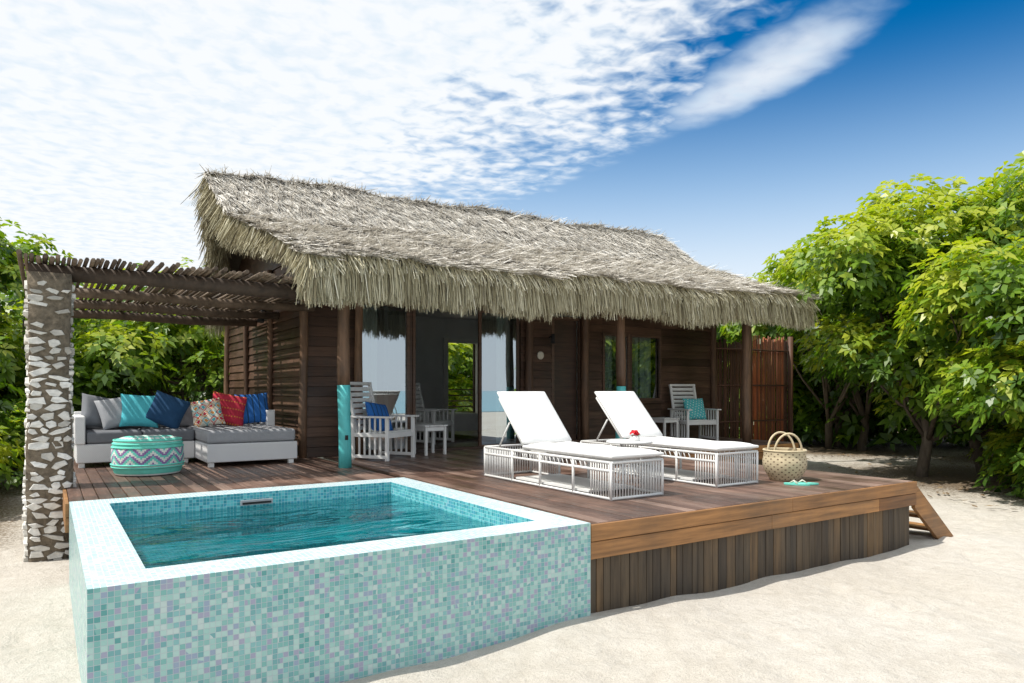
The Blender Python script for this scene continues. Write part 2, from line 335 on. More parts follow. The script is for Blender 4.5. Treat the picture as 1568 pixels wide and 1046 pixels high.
mb=MB(); mb.box(1.55,1.85,7.08,7.097,-.105,-.055,0); mb.box(1.565,1.835,7.075,7.081,-.097,-.075,1); mb.obj('skimmer',[M_lgrey,M_blk],.003,parent=e)
# ------------------------------------------------------------------ deck
e=empty('wooden_deck'); mb=MB(); bw=.118; x=.175
def plank(xa,xb,ya,yb):
    y=ya
    while y<yb-.02:
        n=min(yb,y+random.uniform(2.2,4.2)) 
        if yb-n<.5:n=yb
        dz=random.uniform(-.0015,.0015); mb.box(xa,xb,y,n-.004,-.03,dz); y=n
while x<11.9:
    xb=x+bw-.007
    if x<3.30: plank(x,xb,7.41,10.49 if x>3.2 else 13.6)
    elif x<3.385: pass
    elif x<7.85: plank(x,xb,4.125,10.49)
    else: plank(x,xb,8.32,10.49)
    x+=bw
mb.obj('deck_boards',[M_deck],.003,1,parent=e)
mb=MB()
def fascia(xa,xb,yf):
    for za,zb_,o in ((-.128,-.004,0),(-.262,-.134,.006)):
        x=xa
        while x<xb-.01:
            n=min(xb,x+random.uniform(1.6,2.6)); 
            if xb-n<.4:n=xb
            mb.box(x,n-.003,yf+o,yf+.03+o,za,zb_,0); x=n
fascia(3.385,7.985,4.095); fascia(7.99,11.9,8.29)
for za,zb_ in ((-.128,-.004),(-.262,-.134)):
    mb.box(7.955,7.985,4.13,8.285,za,zb_,0); mb.box(11.87,11.9,8.33,10.5,za,zb_,0)
    mb.box(.14,.17,7.41,13.6,za,zb_,0)
mb.obj('fascia_boards',[M_fascia],.003,1,parent=e)
mb=MB()
x=3.39
while x<7.9: w=random.choice([.07,.09,.11]); mb.box(x,x+w-.005,4.15+random.uniform(0,.006),4.18,-1.0,-.25); x+=w
y=4.2
while y<8.2: w=.1; mb.box(7.88,7.91,y,y+w-.005,-1.0,-.25); y+=w
x=7.95
while x<11.8: w=.1; mb.box(x,x+w-.005,8.35,8.38,-1.0,-.25); x+=w
y=7.45
while y<13.5: w=.1; mb.box(.2,.23,y,y+w-.005,-1.0,-.25); y+=w
mb.obj('skirt_boards',[M_skirt],.002,1,parent=e)
mb=MB()
for yy in (4.12,5.35):
    mb.hexa([(7.99,yy,-.30),(8.62,yy,-.80),(8.62,yy+.045,-.80),(7.99,yy+.045,-.30),(7.99,yy,-.02),(8.90,yy,-.745),(8.90,yy+.045,-.745),(7.99,yy+.045,-.02)],0,.6)
for k,(xx,zz) in enumerate(((8.02,-.22),(8.28,-.42),(8.54,-.60))):
    mb.box(xx,xx+.26,4.17,5.345,zz-.035,zz,0)
mb.obj('wooden_steps',[M_fascia],.004,1)
# ------------------------------------------------------------------ hut
hut=empty('thatched_beach_hut'); WY=10.5
mb=MB(); trim=MB(); core=MB()
def sidX(xa,xb,z0,z1,Y=WY,sg=-1):
    z=z0
    while z<z1-.02:
        t=min(z+.15,z1); o=random.uniform(0,.003)
        mb.hexa([(xa,Y+sg*(.034+o),z),(xb,Y+sg*(.034+o),z),(xb,Y,z),(xa,Y,z),(xa,Y+sg*.012,t-.004),(xb,Y+sg*.012,t-.004),(xb,Y,t-.004),(xa,Y,t-.004)]); z=t
def sidY(ya,yb,z0,z1,X,sg=-1):
    z=z0
    while z<z1-.02:
        t=min(z+.15,z1)
        mb.hexa([(X+sg*.034,ya,z),(X,ya,z),(X,yb,z),(X+sg*.034,yb,z),(X+sg*.012,ya,t-.004),(X,ya,t-.004),(X,yb,t-.004),(X+sg*.012,yb,t-.004)]); z=t
for a,b in ((3.2,4.02),(7.05,7.72),(8.42,8.92),(10.49,12.0)):
    sidX(a,b,0,2.4); core.box(a,b,WY+.002,WY+.08,0,2.4)
sidX(3.2,12,2.4,3.15); core.box(3.2,12,WY+.002,WY+.08,2.4,3.2)
sidX(8.92,10.49,0,.78); core.box(8.92,10.49,WY+.002,WY+.08,0,.78); sidX(8.92,10.49,2.1,2.4); core.box(8.92,10.49,WY+.002,WY+.08,2.1,2.4)
sidY(10.5,15.6,0,3.1,3.2); sidY(10.5,15.6,0,3.1,12.0,1)
for X_ in (3.202,11.92):
    core.box(X_,X_+.078,10.59,15.52,0,3.0)
    core.add([(X_+.03,10.5,3.0),(X_+.03,15.6,3.0),(X_+.03,15.3,3.25),(X_+.03,13,4.6),(X_+.03,11.7,3.6)],[(0,1,2,3,4)])
core.box(3.2,8.2,15.52,15.6,0,3.1); core.box(9.02,12,15.52,15.6,0,3.1); core.box(8.2,9.02,15.52,15.6,2.2,3.1)
mb.obj('siding',[M_side],.002,1,parent=hut); core.obj('wall_core',[M_side],parent=hut)
it=MB(); it.box(3.29,8.18,15.44,15.515,.01,3,0); it.box(9.04,11.9,15.44,15.515,.01,3,0); it.box(8.18,9.04,15.44,15.515,2.2,3,0)
it.box(3.29,11.9,10.6,15.43,2.75,2.8,0); it.box(3.285,3.3,10.6,15.43,.01,2.74,0); it.box(3.3,11.9,10.6,15.43,-.02,.008,1)
it.box(5.9,6.0,13.9,15.43,.01,2.74,0); it.box(9.9,10.0,10.62,15.43,.01,2.74,0)
it.box(8.08,8.2,15.36,15.437,.01,2.27,2); it.box(9.02,9.14,15.36,15.437,.01,2.27,2); it.box(8.2,9.02,15.36,15.437,2.15,2.27,2)
it.box(6.1,7.8,12.9,14.6,.15,.5,2); it.box(6.1,6.2,12.9,14.6,.5,1.1,2)
for z in np.arange(.15,1.0,.14): it.box(8.2,9.02,15.56,15.58,z,z+.03,1)
it.obj('interior',[M_int,M_deck,M_white],.005,1,parent=hut)
def frame(xa,xb,za,zb_,w=.05,y=WY+.0,d=.05,mat=0):
    trim.box(xa,xa+w,y-d,y,za,zb_,mat); trim.box(xb-w,xb,y-d,y,za,zb_,mat)
    trim.box(xa+w+.001,xb-w-.001,y-d+.002,y-.001,za,za+w,mat); trim.box(xa+w+.001,xb-w-.001,y-d+.002,y-.001,zb_-w,zb_,mat)
frame(4.04,4.95,.0,2.38,.055,WY+.05,.05); frame(6.2,7.03,.0,2.38,.055,WY+.05,.05)
frame(4.85,5.0,.0,2.38,.05,WY+.02,.04)
trim.box(4.0,7.06,WY-.02,WY+.12,-.005,.035,0); trim.box(4.0,7.06,WY-.025,WY+.12,2.38,2.45,0)
frame(8.92,9.62,.78,2.1,.055,WY+.0,.05); frame(9.62,10.49,.78,2.1,.055,WY+.0,.05)
trim.box(8.88,10.53,WY-.075,WY-.0,.73,.778,0)
frame(7.72,8.42,0,2.35,.06,WY+.03,.06); trim.box(7.78,8.36,WY+.06,WY+.1,0,2.3,0,.1)
trim.obj('window_and_door_frames',[M_side],.004,1,parent=hut)
gb=MB()
for a,b,za,zb_ in ((4.09,4.9,.05,2.33),(6.25,6.98,.05,2.33),(8.97,9.57,.83,2.05),(9.67,10.44,.83,2.05)):
    gb.add([(a,WY+.02,za),(b,WY+.02,za),(b,WY+.02,zb_),(a,WY+.02,zb_)],[(0,1,2,3)])
gb.obj('window_glass',[M_glass],parent=hut)
cb=MB()
def curtain(xa,xb,y,z0,z1):
    n=int((xb-xa)/.02); vs=[];fs=[]
    for i in range(n+1):
        x=xa+(xb-xa)*i/n; yy=y+.025*math.sin(i*.9)
        vs+=[(x,yy,z0),(x,yy,z1)]
    for i in range(n): fs.append((2*i,2*i+2,2*i+3,2*i+1))
    cb.add(vs,fs,0,.5,True)
curtain(8.97,9.35,WY+.2,.5,2.3); curtain(10.1,10.44,WY+.2,.5,2.3); curtain(4.1,4.45,WY+.25,.05,2.4); curtain(6.7,7.0,WY+.25,.05,2.4)
cb.obj('curtain',[M_fabw],parent=hut)
lg=MB()
def logv(x,y,z1,r,mat=0,split=None):
    zs=np.linspace(0 if split is None else split,z1,9); ph=random.random()*6
    lg.tube([(x+.012*math.sin(z*2+ph),y+.012*math.cos(z*1.7+ph),z) for z in zs],[r*(1+.06*math.sin(z*5+ph)) for z in zs],14,0,None,.025)
    if split:
        zs=np.linspace(0,split,6); lg.tube([(x+.012*math.sin(z*2+ph),y+.012*math.cos(z*1.7+ph),z) for z in zs],[r*1.04*(1+.03*math.sin(z*5+ph)) for z in zs],14,1,None,.012)
logv(3.21,8.85,2.7,.078,0,1.06); logv(7.93,8.85,2.7,.078,0,1.06); logv(11.1,8.85,2.8,.085)
logv(3.17,10.46,3.0,.06); logv(4.0,10.38,2.9,.06); logv(7.18,10.4,2.9,.07); logv(8.43,10.38,2.9,.07); logv(12.02,10.45,2.9,.07)
for y in (12.2,13.9,15.6): logv(3.14,y,3.0,.05)
lg.tube([(2.7,8.8,2.52),(5,8.8,2.54),(8,8.8,2.56),(12.1,8.8,2.62)],.075,10,0)
for xx in np.arange(2.9,12.2,.75): lg.tube([(xx,8.3,2.53),(xx,10.5,3.16)],.04,8,0)
lg.box(3.19,3.23,8.755,8.768,.36,.42,2)
lg.obj('log_posts',[M_log,M_turq,M_blk],parent=hut)
lm=MB(); lm.lathe([(.0,0),(.07,0),(.075,.01),(.06,.025),(.0,.025)],20,lambda i,k:0); o=lm.obj('wall_plaque',[M_fc],parent=hut); o.location=(7.45,WY-.045,1.62); o.rotation_euler=(math.radians(90),0,0)
sl=MB(); sl.tube([(3.1,11.9,2.25),(2.95,11.9,2.28)],.015,6,0); sl.tube([(2.95,11.9,2.3),(2.9,11.85,2.1)],[.03,.055],10,0)
sl.tube([(7.62,10.42,1.95),(7.62,10.3,1.97)],.012,6,0); sl.tube([(7.62,10.3,2.0),(7.6,10.28,1.84)],[.03,.045],10,0); sl.obj('spot_light_fitting',[M_blk],parent=hut)
# thatch roof
prof=[(16.4,2.6,2.6,2.95,12.8),(15.0,3.5,3.55,2.70,13.0),(13.0,4.74,4.86,2.26,13.1),(11.7,3.74,3.86,2.36,13.0),(10.0,3.16,3.30,2.44,12.65),(8.2,2.58,2.76,2.54,12.2)]
pr=np.array(prof); seg=np.hypot(np.diff(pr[:,0]),np.diff(pr[:,1])); cs=np.concatenate([[0],np.cumsum(seg)]); RIDGE=cs[2]; END=cs[-1]
def surf(s,u):
    y=np.interp(s,cs,pr[:,0]); zl=np.interp(s,cs,pr[:,1]); zr=np.interp(s,cs,pr[:,2]); xl=np.interp(s,cs,pr[:,3]); xr=np.interp(s,cs,pr[:,4])
    x=xl+(xr-xl)*u; wv=.03*np.sin(x*1.7+y)+.02*np.sin(x*4.1+y*3)+.014*np.sin(x*9.7+y*5)
    return np.stack([x,y,zl+(zr-zl)*u+wv],-1)
rb=MB()
us=np.linspace(0,1,40); ss=np.concatenate([np.linspace(0,RIDGE,8),np.linspace(RIDGE,END,16)[1:]])
g0=np.array([surf(np.full(40,s),us) for s in ss])-np.array([0,0,.03]); g1=g0-np.array([0,0,.12])
vs=np.concatenate([g0.reshape(-1,3),g1.reshape(-1,3)]); n0=len(ss)*40; fs=[]
for i in range(len(ss)-1):
    for j in range(39):
        a=i*40+j; fs.append((a,a+1,a+41,a+40)); fs.append((n0+a,n0+a+40,n0+a+41,n0+a+1))
for i in range(len(ss)-1):
    for a in (i*40,i*40+39): fs.append((a,a+40,n0+a+40,n0+a))
for j in range(39):
    for a in (j,(len(ss)-1)*40+j): fs.append((a,a+1,n0+a+1,n0+a))
rb.add(vs.tolist(),fs,0,.5,True); rb.obj('roof_base',[M_thbase],parent=hut)
SV=[];ST=[]
def hsh(a,b):
    c=np.sin(a*12.9898+b*78.233)*43758.5453; return c-np.floor(c)-.5
def strandset(P,D,w,tipw,T):
    sd=norm(np.cross(D,rng.normal(size=D.shape)*.35+np.array([0,-.5,1.0])))*w[:,None]
    return np.stack([P-sd,P+sd,P+D+sd*tipw,P+D-sd*tipw],1),T
def slope(n,sa,sb,dirsign,row=.22,lift=1.0):
    u=rng.uniform(-.004,1.004,n); s=rng.uniform(sa,sb,n)
    wob=.05*np.sin(u*31)+.04*np.sin(u*77+1)+.03*np.sin(u*190+s)
    ri=np.round((s+wob)/row); cell=np.floor(u*170+ri*.37); cl=hsh(cell,ri); c2=hsh(cell,ri+31)
    q=ri*row-wob+c2*.09+rng.normal(0,.03,n); q=np.clip(q,sa,sb)
    P=surf(q,u); P2=surf(np.clip(q+dirsign*.3,0,END),u); d=norm(P2-P)
    nr=norm(np.cross(d,np.array([1.,0,0])*dirsign)); nr=np.where(nr[:,2:3]<0,-nr,nr)
    d=d+np.array([1.,0,0])*(rng.normal(0,.16,n)+c2*.35)[:,None]+nr*((.10+rng.uniform(-.04,.14,n)+.12*cl)*lift)[:,None]
    ln=rng.uniform(.18,.38,n)*(1+.5*cl); T=np.clip(rng.normal(.54,.20,n)+.30*c2,0,1)
    v,t=strandset(P+nr*rng.uniform(-.01,.02,n)[:,None],norm(d)*ln[:,None],rng.uniform(.004,.010,n),.35,T); SV.append(v);ST.append(t)
slope(100000,RIDGE-.05,END-.03,1); slope(8000,.05,RIDGE,-1,.3)
n=2600; s=rng.uniform(RIDGE,END,n); P=surf(s,rng.uniform(0,1,n))+np.array([0,0,.04]); D=np.stack([rng.normal(0,.16,n),-rng.uniform(.1,.4,n),rng.uniform(-.08,.12,n)],-1)
v,t=strandset(P,D,rng.uniform(.004,.009,n),.3,np.clip(rng.normal(.7,.2,n),0,1)); SV.append(v);ST.append(t)
n=5000; u=rng.uniform(0,1,n); P=surf(np.full(n,RIDGE),u)+np.array([0,0,.02]); D=np.stack([rng.normal(0,.12,n),rng.choice([-1,1],n)*rng.uniform(.05,.3,n),rng.normal(-.04,.05,n)],-1)
v,t=strandset(P,D,rng.uniform(.006,.012,n),.3,np.clip(rng.normal(.45,.2,n),0,1)); SV.append(v);ST.append(t)
quads('thatch_layer',np.concatenate(SV),np.concatenate(ST),M_thatch,hut)
SV=[];ST=[]
def fringe(P,out,lmin,lmax,spread,tm=.5,scale=None,cf=.2):
    n=len(P); k=np.floor(P[:,0]*22+P[:,1]*13); cl=hsh(k,3); c2=hsh(k,9)
    ln=rng.uniform(lmin,lmax,n)*(1+cf*cl+.04*np.sin(P[:,0]*2.3))
    if scale is not None: ln*=scale
    D=np.array([0,0,-1.])+np.array(out)*rng.uniform(.0,1,n)[:,None]+rng.normal(size=(n,3))*spread+np.array([.16,.12,0])*c2[:,None]
    D=norm(D)*ln[:,None]; w=rng.uniform(.005,.013,n)
    sd=norm(np.cross(D,np.array([0,-1.,0])+rng.normal(size=(n,3))*.6))*w[:,None]
    SV.append(np.stack([P-sd*.8,P+sd*.8,P+D+sd*.35,P+D-sd*.35],1)); ST.append(np.clip(rng.normal(tm,.2,n)+c2*.35,0,1))
n=22000; u=rng.uniform(0,1,n); s=END-rng.uniform(0,.32,n); P=surf(s,u)+np.array([0,-.0,.01]); fringe(P,(0,-.16,0),.46,.62,.06,.52)
n=4000; u=rng.uniform(0,1,n); P=surf(np.full(n,END-.05),u)+np.array([0,0,.03]); fringe(P,(0,-.7,.2),.18,.38,.16,.72)
n=10000; s=rng.uniform(RIDGE,END,n); P=surf(s,rng.uniform(0,.03,n)); fringe(P,(-.4,-.1,.1),.35,.66,.12,.5,np.interp(s,[RIDGE,RIDGE+2,END-.5,END],[1,.8,.45,.7]),.34)
n=6000; s=rng.uniform(0.2,RIDGE,n); P=surf(s,rng.uniform(0,.03,n)); fringe(P,(-.2,-.0,.1),.3,.58,.12,.4,None,.34)
n=6000; s=rng.uniform(RIDGE,END,n); P=surf(s,1-rng.uniform(0,.03,n)); fringe(P,(.2,-.1,.1),.3,.6,.12,.5)
quads('thatch_fringe',np.concatenate(SV),np.concatenate(ST),M_fringe,hut)
# ------------------------------------------------------------------ pergola, pillar
mb=MB()
def beam(y,z,r,xa=-.15,xb=3.3): mb.tube([(xa,y,z),(.9,y,z+.015),(2.1,y,z-.01),(xb,y,z+.01)],[r,r*.95,r*1.03,r*.95],12,0,None,.03)
beam(8.72,2.20,.085); beam(10.4,2.2,.06); beam(11.8,2.2,.06); beam(13.3,2.2,.07)
x=-.22
while x<3.12:
    r=random.uniform(.015,.027); z=2.285+r; ya=8.38+random.uniform(-.07,.07); a,b=random.uniform(-.03,.03),random.uniform(-.01,.035)
    mb.tube([(x,ya,z+b),(x+a,10.3,z+random.uniform(-.01,.02)),(x+a*.5,12,z+random.uniform(-.01,.02)),(x-a,13.6,z)],[r,r*.95,r*.9,r*.8],6,0,None,.08)
    x+=r*2+random.uniform(-.004,.015)
for y in (9.3,11.1,12.6): mb.tube([(-.25,y,2.35),(3.1,y,2.36)],.018,6,0)
mb.tube([(.05,13.3,GZ-.1),(.05,13.3,2.2)],.07,10,0); 
mb.obj('pergola',[M_logd])
mb=MB(); e=empty('stone_pillar')
def px(z,s): return .178+.012*(1-(z-GZ)/2.9)+.01*math.sin(z*3+s)
nz=26; zs=np.linspace(GZ-.2,2.18,nz); cx0,cy0=.03,8.72
ring=[(-1,-1),(-.35,-1.04),(.35,-1.02),(1,-1),(1.03,0),(1,1),(0,1.02),(-1,1),(-1.03,0)]
vs=[];fs=[]
for i,z in enumerate(zs):
    for a,b in ring: vs.append((cx0+a*px(z,1)+random.uniform(-.008,.008),cy0+b*px(z,2)+random.uniform(-.008,.008),z))
R_=len(ring)
for i in range(nz-1):
    for k in range(R_): fs.append((i*R_+k,i*R_+(k+1)%R_,(i+1)*R_+(k+1)%R_,(i+1)*R_+k))
fs.append(tuple((nz-1)*R_+k for k in range(R_)))
mb.add(vs,fs,0,.5,True); mb.obj('mortar',[M_mort],parent=e)
mb=MB()
for face in range(4):
    z=GZ-.05
    while z<2.10:
        h=random.uniform(.045,.085); x=-.185+random.uniform(-.01,.03)
        while x<.13:
            w=random.uniform(.07,.19); w=min(w,.188-x)
            if w>.045:
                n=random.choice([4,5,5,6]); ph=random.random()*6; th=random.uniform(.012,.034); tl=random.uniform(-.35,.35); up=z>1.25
                hw,hh=w*.56,h*.58*random.uniform(.65,1.25); base=[];top=[]; cz=z+h/2+random.uniform(-.012,.012)
                angs=sorted([ph+2*math.pi*(k+random.uniform(-.28,.28))/n for k in range(n)])
                for a in angs:
                    ca,sa=math.cos(a),math.sin(a); rr=random.uniform(.85,1.15)/max(abs(ca),abs(sa))**.4
                    u_=ca*hw*rr; v_=sa*hh*rr; u2=u_*math.cos(tl)-v_*math.sin(tl); v2=u_*math.sin(tl)+v_*math.cos(tl)
                    base.append((x+w/2+u2,v2+cz)); top.append((x+w/2+u2*.9,v2*.86+cz))
                def tr(u_,z_,o):
                    c,s=[(1,0),(0,1),(-1,0),(0,-1)][face]; dd=-(px(z_,2)+o)
                    return (cx0+u_*c-dd*s,cy0+u_*s+dd*c,z_)
                vs=[tr(a_,b_,-.01) for a_,b_ in base]+[tr(a_,b_,th+random.uniform(-.007,.007)) for a_,b_ in top]
                fs=[(k,(k+1)%n,n+(k+1)%n,n+k) for k in range(n)]+[tuple(range(n,2*n))]
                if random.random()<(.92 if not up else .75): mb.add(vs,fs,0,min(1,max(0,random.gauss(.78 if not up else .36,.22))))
            x+=w+random.uniform(.006,.025)
        z+=h+random.uniform(.004,.02)
mb.obj('stones',[M_stone],.003,1,parent=e)
# ------------------------------------------------------------------ reed fence
mb=MB(); x=12.08
while x<14.65:
    r=random.uniform(.010,.017); h=2.08+(.12 if x>13.2 else 0)+random.uniform(-.08,.05)
    t=random.uniform(.6,1) if 13.3<x<14.5 else random.uniform(0,.6)  # red-orange stretch, its lit brightness put into the reed tone
    mb.tube([(x,10.5+random.uniform(-.02,.02),GZ),(x+random.uniform(-.02,.02),10.5,h)],r,6,0,t); x+=r*2+.002
for z in (.3,1.1,1.9): mb.tube([(12.05,10.46,z),(14.7,10.46,z)],.02,6,0,.4)
mb.tube([(13.2,10.45,GZ),(13.2,10.45,2.2)],.06,10,0,.3); mb.tube([(14.68,10.45,GZ),(14.68,10.45,2.25)],.06,10,0,.3)
mb.obj('reed_fence',[M_reed])
# ------------------------------------------------------------------ furniture
def lounger(X,Y,rz=0):
    e=empty('sun_lounger'); w=.64; Ln=2.2
    m=MB(); r=.012
    rod=lambda a,b,rr=r: m.tube([a,b],rr,6,0)
    for x in (0,w):
        for z in (.34,.015,.265): rod((x,0,z),(x,Ln,z),.014)
        for y in (0,.55,1.1,1.62,Ln): rod((x,y,0),(x,y,.34),.014)
        for y in np.arange(.035,Ln,.035):
            if y<.30 or y>1.62: rod((x,y,.015),(x,y,.34),.0065)
            else: 
                if int(y/.035)%2==0: rod((x,y,.265),(x,y+.035,.34),.006)
    for y in (0,Ln):
        for z in (.34,.015): rod((0,y,z),(w,y,z),.014)
        for x in np.arange(.035,w,.035): rod((x,y,.015),(x,y,.34),.0065)
    for y in (.55,1.1,1.62): rod((0,y,.34),(w,y,.34))
    m.box(.03,w-.03,.35,1.6,.03,.05,0)
    hy,hz=1.42,.37; ty,tz=1.93,.90
    for x in (.03,w-.03):
        rod((x,hy,hz),(x,ty,tz),.016); my,mz=(hy+ty)/2,(hz+tz)/2
        rod((x,my+.05,mz),(x,1.95,.34),.011)
    rod((.03,ty,tz),(w-.03,ty,tz),.016)
    m.obj('frame',[M_white],parent=e)
    def pad(Lp,th,M,seed):
        nx_,ny_=10,22; vs=[];fs=[]; W=w+.02
        for sdn in (1,0):
            for i in range(nx_+1):
                for j in range(ny_+1):
                    a=2*i/nx_-1;b=2*j/ny_-1; ed=max(0,(1-a**8)*(1-b**16))**.5
                    zz=th*(.5+(.5 if sdn else -.5)*(.35+.65*ed))+(.005*math.sin(i*1.1+seed)*math.sin(j*.7+seed*2)*ed if sdn else 0)
                    vs.append(M@Vector((-.01+W*i/nx_,Lp*j/ny_,zz)))
        K=(nx_+1)*(ny_+1)
        for i in range(nx_):
            for j in range(ny_):
                q=i*(ny_+1)+j; fs.append((q,q+ny_+1,q+ny_+2,q+1)); q+=K; fs.append((q,q+1,q+ny_+2,q+ny_+1))
        bd=[(i,0) for i in range(nx_+1)]+[(nx_,j) for j in range(1,ny_+1)]+[(i,ny_) for i in range(nx_-1,-1,-1)]+[(0,j) for j in range(ny_-1,0,-1)]
        bi=[i*(ny_+1)+j for i,j in bd]
        for k in range(len(bi)): a_,b_=bi[k],bi[(k+1)%len(bi)]; fs.append((a_,K+a_,K+b_,b_))
        return vs,fs
    c=MB(); d=Vector((0,ty-hy,tz-hz)).normalized(); up=Vector((0,-d.z,d.y)); b=Vector((0,hy,hz))+d*.03+up*.018
    M=Matrix(((1,0,0,b.x),(0,d.y,up.y,b.y),(0,d.z,up.z,b.z),(0,0,0,1)))
    vs,fs=pad(1.44,.075,Matrix.Translation((0,-.02,.356)),1); c.add(vs,fs,0,.6,True)
    vs,fs=pad(.76,.07,M,2); c.add(vs,fs,0,.7,True)
    o=c.obj('cushion',[M_fabw],.010,2,parent=e); e.location=(X,Y,0); e.rotation_euler=(0,0,rz)
lounger(4.26,4.88); lounger(5.74,4.95)
def chair(X,Y,rz):
    m=MB(); W=.66;D=.62
    for s in (-1,1):
        y=s*W/2
        m.box(.29,.34,y-.022,y+.022,0,.60); m.box(-.30,-.25,y-.022,y+.022,0,.60)
        m.box(-.249,.289,y-.018,y+.018,.03,.075); m.box(-.249,.289,y-.018,y+.018,.33,.385)
        m.box(-.36,.40,y-.045,y+.045,.602,.628)
        for x in np.linspace(-.16,.2,5): m.box(x-.014,x+.014,y-.010,y+.010,.076,.329); m.box(x-.014,x+.014,y-.010,y+.010,.386,.60)
    m.box(.30,.33,-W/2+.023,W/2-.023,.32,.395)
    for k in range(6): x=-.24+k*.095; m.box(x,x+.08,-W/2+.023,W/2-.023,.397-.012*(5-k)*.6,.417-.012*(5-k)*.6)
    A=Matrix.Translation((-.24,0,.36))@Matrix.Rotation(math.radians(-14),4,'Y')
    for s in (-1,1): m.box(-.02,.02,s*.27-.024,s*.27+.024,0,.73,0,None,A)
    for k in range(8): z=.06+k*.083; m.box(-.012,.012,-.245,.245,z,z+.06,0,None,A)
    m.box(-.025,.025,-.295,.295,.732,.775,0,None,A)
    return m.obj('slatted_armchair',[M_white],.005,2,loc=(X,Y,0),rot=rz)
chair(4.10,9.72,math.radians(-58)); chair(10.75,9.85,math.radians(-105)); o=chair(6.0,12.0,math.radians(-60)); o.location.z=.01
def stable(X,Y,s=.42,h=.45,rz=0):
    m=MB(); q=s/2
    for k in range(5): x=-q+k*s/5; m.box(x,x+s/5-.006,-q,q,h-.022,h)
    for a in (-1,1):
        for b in (-1,1): m.box(a*(q-.04)-.02,a*(q-.04)+.02,b*(q-.04)-.02,b*(q-.04)+.02,0,h-.023)
        m.box(-q+.062,q-.062,a*(q-.04)-.012,a*(q-.04)+.012,h-.09,h-.024); m.box(a*(q-.04)-.012,a*(q-.04)+.012,-q+.062,q-.062,h-.09,h-.024)
    m.obj('side_table',[M_white],.004,2,loc=(X,Y,0),rot=rz)
stable(4.98,9.95,.42,.46,.1); stable(10.05,9.95,.42,.46,.0)
m=MB(); m.lathe([(0,.425),(.24,.425),(.25,.432),(.25,.445),(.24,.452),(0,.452)],40,lambda i,k:0,.5)
for k in range(20): a=k*math.pi/10; m.tube([(.10*math.cos(a),.10*math.sin(a),.43),(.06*math.cos(a),.06*math.sin(a),.22),(.17*math.cos(a),.17*math.sin(a),.01)],.005,5,0)
m.obj('round_side_table',[M_white],loc=(5.28,5.75,0))
m=MB(); m.lathe([(0,0),(.045,0),(.055,.02),(.045,.05),(.028,.06)],20,lambda i,k:0,.5)
for k in range(9):
    a=k*.7; r=.035 if k<6 else .012; P=Vector((r*math.cos(a),r*math.sin(a),.075+.012*(k%3))); M=Matrix.Translation(P)@Matrix.Rotation(a,4,'Z')@Matrix.Rotation(.6,4,'Y')
    pts=[M@Vector(q) for q in ((-.022,-.02,0),(.022,-.024,.008),(.03,.02,.0),(-.015,.024,.012),(0,0,.02))]
    m.add(pts,[(0,1,4),(1,2,4),(2,3,4),(3,0,4)],1,None,True)
for k in range(4): a=k*1.6; m.add([(0,0,.06),(.04*math.cos(a-.3),.04*math.sin(a-.3),.065),(.085*math.cos(a),.085*math.sin(a),.06),(.04*math.cos(a+.3),.04*math.sin(a+.3),.065)],[(0,1,2,3)],2)
m.obj('flower_bowl',[M_white,M_redf,M_green],loc=(5.28,5.66,.453))
# sofa
e=empty('wicker_corner_sofa'); m=MB()
m.box(.32,1.715,10.6,11.5,.06,.30); m.box(1.72,2.88,9.76,11.5,.06,.30)
m.box(.32,2.88,11.503,11.60,.06,.70); m.box(.30,.42,10.58,11.50,.302,.66); m.box(2.76,2.88,10.9,11.50,.302,.70)
m.obj('wicker_base',[M_wick],.015,3,parent=e)
m=MB()
for x,y in ((.38,10.66),(1.6,10.66),(1.78,9.82),(2.8,9.82),(.38,11.5),(2.8,11.5)): m.box(x-.035,x+.035,y-.035,y+.035,0,.06)
m.obj('feet',[M_white],.004,1,parent=e)
m=MB(); m.box(.43,1.07,10.60,11.35,.305,.46); m.box(1.08,1.715,10.60,11.35,.305,.46); m.obj('seat_cushion',[M_grey],.035,4,parent=e)
m=MB(); m.box(1.725,2.86,9.77,11.35,.305,.47); m.obj('chaise_cushion',[M_lgrey],.04,4,parent=e)
m=MB(); A=Matrix.Translation((0,11.40,.46))@Matrix.Rotation(math.radians(-10),4,'X')
m.box(.44,1.2,-.07,.06,0,.30,0,.5,A); m.box(1.22,1.98,-.07,.06,0,.30,0,.5,A); m.box(2.0,2.74,-.07,.06,0,.30,0,.5,A); m.obj('back_cushion',[M_lgrey],.04,4,parent=e)
def pillow(X,Y,Z,s,yaw,pitch,roll,mats,pat,thick=.085,name='throw_pillow'):
    n=26; vs=[];fs=[];ms=[]
    for sd in (1,-1):
        for i in range(n+1):
            for j in range(n+1):
                a=2*i/n-1;b=2*j/n-1; pinch=1-.07*((1-a*a)*b*b+(1-b*b)*a*a)
                h=thick*max(0,(1-a**4)*(1-b**4))**.45*(1+.05*math.sin(5*a+3*b))
                vs.append((a*s/2*pinch,-sd*h,b*s/2*pinch))
    K=(n+1)**2
    for sd in (0,1):
        for i in range(n):
            for j in range(n):
                q=sd*K+i*(n+1)+j; f=(q,q+n+1,q+n+2,q+1); fs.append(f if sd==0 else f[::-1]); ms.append(pat(i/n,j/n,i,j))
    m=MB(); m.add(vs,fs,ms,None,True); o=m.obj(name,mats)
    o.matrix_world=Matrix.Translation((X,Y,Z))@Matrix.Rotation(yaw,4,'Z')@Matrix.Rotation(-pitch,4,'X')@Matrix.Rotation(roll,4,'Y'); return o
R=math.radians; plain=lambda u,v,i,j:0
pillow(.60,11.22,.70,.46,R(25),R(18),R(12),[M_grey],plain); pillow(.80,11.10,.69,.44,R(10),R(24),R(-10),[M_lgrey],plain)
